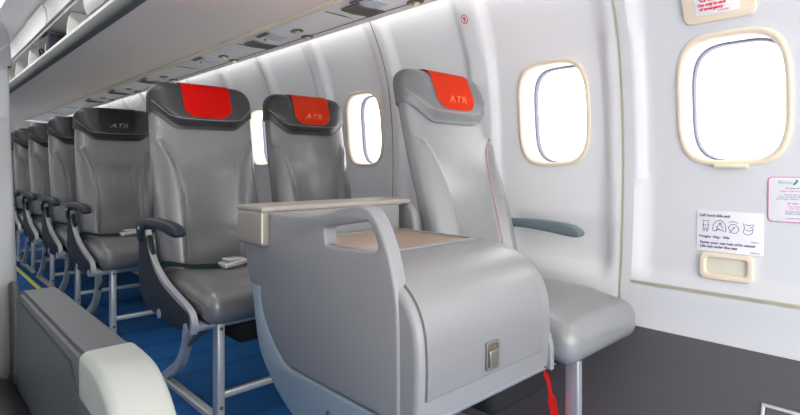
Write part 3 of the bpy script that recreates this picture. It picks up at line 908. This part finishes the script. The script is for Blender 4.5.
# ------------------------------------------------------------------ bulky armrest, lower left
OA = (.178, .85, 0); oa = (-OA[0], -OA[1], 0)
ar = thing('armrest_console', OA, 'bulky box armrest with grey top and ivory rounded end cap, lower left corner', 'armrest')
po = [(1.16, .20), (1.16, .60)] + [(p.x, p.y) for p in cr([(1.155, .622, 0), (1.135, .632, 0), (1.0, .634, 0), (.74, .634, 0)], 3)]
pc = [(p.x, p.y) for p in cr([(.74, .634, 0), (.66, .634, 0), (.61, .627, 0), (.565, .600, 0), (.535, .555, 0), (.522, .49, 0), (.520, .40, 0), (.524, .30, 0), (.545, .235, 0), (.60, .20, 0)], 5)]
body = po + pc[2:]
prism('armrest_box', [(a, b-.001) if b > .5 else (a, b) for a, b in [(q[0]+(.0015 if q[0] < .7 else 0), q[1]-.0005) for q in body]], .149, .2075, .006, 'armgrey', ar, oa)
bm = bmesh.new(); prev = None; C_ = [Vector(p) for p in pc[3:]]
for i, p in enumerate(C_):
    tt = (C_[min(i+1, len(C_)-1)]-C_[max(i-1, 0)]).normalized(); n = Vector((tt.y, -tt.x))
    n = -n if n.dot(Vector((.8, .4))-p) > 0 else n            # points outwards
    bnd = .052; e = .0012; q = p+n*e; bv = .010; sec = []
    x0, x1 = .1475, .2095
    sec.append((x0+.004, q-n*bnd)); sec.append((x0, q-n*(bnd-.001)))
    for k in range(7):
        a = k/6*PI/2; sec.append((x0+bv*(1-math.cos(a)), q-n*bv*(1-math.sin(a))))
    for k in range(7):
        a = k/6*PI/2; sec.append((x1-bv*(1-math.sin(a)), q-n*bv*(1-math.cos(a))))
    sec.append((x1, q-n*(bnd-.001))); sec.append((x1-.004, q-n*bnd))
    row = [bm.verts.new((x, v.x, v.y)) for x, v in sec]
    if prev:
        for k in range(len(row)-1): bm.faces.new((prev[k], prev[k+1], row[k+1], row[k]))
    prev = row
cp_ = bm_obj('end_cap', bm, 'cap', ar, True, 50, oa); cp_['label'] = 'ivory rounded end cap'
inl = [(1.145, .21), (1.145, .60), (1.12, .614), (.74, .614), (.69, .575), (.62, .47), (.60, .38), (.605, .28), (.64, .21)]
prism('side_inlay', inl, .1465, .152, .001, 'armside', ar, oa)
bm = bmesh.new(); rbox(bm, (.178, .80, .1), (.03, .04, .2), .004, 2); bm_obj('leg', bm, 'metal', ar, off=oa)
bm = bmesh.new(); tube(bm, [(.1462, .612, .365), (.143, .612, .365)], .012, 14); bm_obj('bolt_cover', bm, 'cap', ar, off=oa)

# ------------------------------------------------------------------ wall-mounted signs
def walltext(body, size, yL, z, m, parent, o, bold=.0004, d=.0035, align='LEFT', sx=1.0, shear=0):
    me = text_mesh(body, size, bold, shear, align)
    for v in me.vertices:
        y = yL-v.co.x*sx; zz = z+v.co.y
        v.co = Vector((wx(y, zz)-d, y, zz))-Vector(o)
    return link('lettering', me, m, parent, False)
def wallplate(name, outl, holes, d0, d1, bev, m, parent, o):
    ob = plate(name, outl, holes, d0, d1, bev, m, parent, 'YZ')
    for v in ob.data.vertices:
        v.co = Vector((wx(v.co.y, v.co.z)-v.co.x, v.co.y, v.co.z))-Vector(o)
    return ob
# upper exit handle cover + caution placard
o = (1.66, .46, 1.35)
t = thing('exit_handle_cover', o, 'cream rounded panel with red caution lettering above the exit window', 'exit handle cover')
wallplate('cover', rrect(.364, .546, 1.262, 1.44, .022), [], -.002, .010, .004, 'cream', t, o)
pl = wallplate('placard', rrect(.402, .512, 1.282, 1.385, .003), [], .009, .0115, .0005, 'placard', t, o)
walltext('CAUTION!', .0185, .498, 1.3165, 'redink', pl, o, .0008, .0155)
walltext('Use only in case', .0108, .504, 1.3045, 'redink', pl, o, .0005, .0150)
walltext('of emergency', .0108, .500, 1.2935, 'redink', pl, o, .0005, .0150)
walltext('D2537-0031', .005, .452, 1.2865, 'redink', pl, o, .0001, .0125)
# life vest instruction placard
o = (1.70, .44, .66)
t = thing('instruction_placard', o, 'white seat instruction placard with four pictograms under the exit window', 'placard')
wallplate('plate', rrect(.358, .524, .606, .722, .002), [], .0, .002, .0005, 'placard', t, o)
walltext('Left hand side exit', .0105, .516, .706, 'ink', t, o, .0003, .003)
walltext('Weight: 16kg - 35lb', .0098, .517, .645, 'ink', t, o, .0003, .003)
walltext('Fasten your seat belt while seated', .0100, .514, .628, 'ink', t, o, .0003, .003)
walltext('Life vest under the seat', .0100, .514, .617, 'ink', t, o, .0003, .003)
walltext('D2537-01', .005, .387, .640, 'ink', t, o, .0001, .003)
walltext('D2537-02', .005, .387, .611, 'ink', t, o, .0001, .003)
def wline(bm, pts, w, o, d=.003):
    P = cr([(a, b, 0) for a, b in pts], 4)
    prev = None
    for i, p in enumerate(P):
        tt = (P[min(i+1, len(P)-1)]-P[max(i-1, 0)]); tt = tt.normalized() if tt.length else Vector((1, 0, 0)); n = Vector((-tt.y, tt.x))*w/2
        a = bm.verts.new((wx(p.x, p.y)-d-o[0], p.x+n.x-o[1], p.y+n.y-o[2])); b = bm.verts.new((wx(p.x, p.y)-d-o[0], p.x-n.x-o[1], p.y-n.y-o[2]))
        if prev: bm.faces.new((prev[0], prev[1], b, a))
        prev = (a, b)
figs = [
 [[(-.011, .017), (-.004, .014), (.004, .017), (.010, .015)], [(.006, .012), (.007, 0), (.004, -.016)], [(-.006, .012), (-.006, 0), (-.007, -.016)], [(-.004, -.016), (0, -.004), (.003, -.016)], [(-.009, .004), (0, .002), (.008, .005)]],
 [[(-.016, -.014), (-.016, .004), (-.006, .017), (.006, .017), (.015, .004), (.016, -.014)], [(-.008, -.013), (-.004, .003), (.003, .006), (.009, -.004)], [(-.002, .010), (.003, .012), (.004, .008), (-.002, .010)], [(-.013, -.012), (0, -.008), (.013, -.013)], [(-.010, .001), (-.003, -.006), (.006, -.01)]],
 [[(-.012, .015), (0, .017), (.011, .013)], [(-.013, 0), (-.006, .009), (.005, .008), (.013, -.003), (.006, -.015), (-.006, -.013), (-.013, 0)], [(-.003, .001), (.002, -.001)], [(.004, .003), (-.010, -.015)]],
 [[(-.013, .015), (-.009, .002), (-.012, -.010), (-.002, -.017), (.009, -.011), (.011, .004)], [(-.008, .012), (0, .009), (.008, .012)], [(.013, .014), (.009, .006), (.003, .002)], [(-.007, -.003), (.002, -.006), (.008, -.002)]]]
for i, f in enumerate(figs):
    yc_ = .500-.0355*i; bm = bmesh.new()
    for l in f: wline(bm, [(yc_-a*1.0, .678+b) for a, b in l], .0016, o)
    bm_obj('pictogram', bm, 'ink', t, smooth=False)
# pink bordered notice
o = (1.70, .30, .76)
t = thing('notice_placard', o, 'white notice with pink rounded border and small print at the right edge', 'placard')
wallplate('border', rrect(.190, .350, .702, .824, .012), [], 0, .002, .0005, 'pink', t, o)
wallplate('sheet', rrect(.1925, .3475, .7045, .8215, .010), [], .0015, .0028, .0003, 'placard', t, o)
walltext('Binter', .013, .326, .805, 'sign', t, o, .0005, .0036)
bm = bmesh.new(); wline(bm, [(.293, .803), (.287, .809), (.284, .816)], .005, o, .0038); bm_obj('emblem', bm, 'greenink', t, smooth=False)
rows = [('In case of emergency exit', 'ink', .792), ('Read these instructions carefully', 'pink', .784), ('If you are seated in this row', 'greyink', .7745), ('you must be able to open the door', 'greyink', .769),
        ('and help others when told by the crew', 'greyink', .763), ('En caso de emergencia', 'ink', .7515), ('Lea estas instrucciones', 'pink', .7435), ('con mucha atencion', 'pink', .738),
        ('Si esta sentado en esta fila', 'greyink', .730), ('debe poder abrir la puerta', 'greyink', .7245), ('o pida cambiar de asiento', 'greyink', .7125)]
for s_, c_, z_ in rows: walltext(s_, .0058, .270, z_, c_, t, o, .0001, .0036, 'CENTER', 1.3)
# lower handle recess
o = (1.69, .444, .565)
t = thing('handle_recess', o, 'cream rounded recessed grip below the pictogram placard', 'handle')
wallplate('recess', rrect(.390, .500, .541, .593, .012), [], .0, .003, .0005, 'creamseam', t, o)
wallplate('surround', rrect(.377, .512, .530, .604, .016), [rrect(.393, .496, .545, .590, .011)], .0, .013, .004, 'cream', t, o)
# row number
t = thing('row_number_sign', (1.60, 1.375, 1.43), 'small round red row number high on the wall above the front seat', 'sign')
o = (1.60, 1.375, 1.43)
def wl2(bm, pts, w):
    P = cr([(a, b, 0) for a, b in pts], 5); prev = None
    for i, p in enumerate(P):
        tt = (P[min(i+1, len(P)-1)]-P[max(i-1, 0)]).normalized(); n = Vector((-tt.y, tt.x))*w/2
        vs = [bm.verts.new((wx(q.x, q.y)-.003-o[0], q.x-o[1], q.y-o[2])) for q in (p.xy+n, p.xy-n)]
        if prev: bm.faces.new((prev[0], prev[1], vs[1], vs[0]))
        prev = vs
bm = bmesh.new(); wl2(bm, [(1.312+.015*math.cos(a*PI/8), 1.425+.015*math.sin(a*PI/8)) for a in range(17)], .003); bm_obj('ring', bm, 'redink', t, smooth=False)
me = text_mesh('9', .024, .001, 0, 'CENTER')
for v in me.vertices:
    y, z = 1.312-v.co.x, 1.4165+v.co.y; v.co = (wx(y, z)-.003-o[0], y-o[1], z-o[2])
link('number', me, 'redink', t, False)
# kick-panel outlet
XK = interp(PROF, .2)-.027
o = (XK, .29, .19)
t = thing('floor_vent', o, 'metal-framed outlet recessed in the dark grey kick panel, lower right corner', 'vent')
def kp(nm, outl, holes, d0, d1, bev, m):
    ob = plate(nm, outl, holes, d0, d1, bev, m, t, 'YZ')
    for v in ob.data.vertices: v.co = Vector((interp(PROF, v.co.z)-.027-v.co.x, v.co.y, v.co.z))-Vector(o)
kp('frame', rrect(.235, .340, .16, .246, .003), [rrect(.243, .332, .170, .239, .002)], 0, .006, .0015, 'metal')
kp('vent_back', rrect(.240, .336, .166, .242, .002), [], 0, .002, .0005, 'gap')
kp('flap', rrect(.246, .329, .173, .208, .002), [], .001, .012, .002, 'metal')

# ------------------------------------------------------------------ light, world, camera
w = bpy.data.worlds.new('sky'); SC.world = w; w.use_nodes = True
bg = w.node_tree.nodes['Background']; bg.inputs['Color'].default_value = (1, .985, .965, 1); bg.inputs['Strength'].default_value = 4.1

ld = bpy.data.lights.new('bin_fill_light', 'AREA'); ld.shape = 'RECTANGLE'; ld.size = 1.7; ld.size_y = .9; ld.energy = 15; ld.color = (1, .96, .91)  # added fill light behind the camera, tilted up to brighten the bin undersides
lo = bpy.data.objects.new('bin_fill_light', ld); COL.objects.link(lo); lo.location = (.1, -1.15, .7); lo.rotation_euler = (math.radians(90+38), 0, 0)
cam = bpy.data.cameras.new('camera'); co = bpy.data.objects.new('camera', cam); COL.objects.link(co)
co.location = (0, 0, .85); co.rotation_euler = (PI/2, 0, -math.atan2(497, 525))
cam.sensor_width = 36; cam.lens = 525/800*36; cam.shift_y = -(207.5-167)/800; cam.clip_start = .02
SC.camera = co
vs = SC.view_settings; vs.view_transform = 'Standard'; vs.look = 'None'; vs.gamma = 1; vs.exposure = 0.17; vs.use_curve_mapping = False
SC.cycles.max_bounces = 8; SC.cycles.diffuse_bounces = 5; SC.cycles.caustics_reflective = False
SC.cycles.use_denoising = True
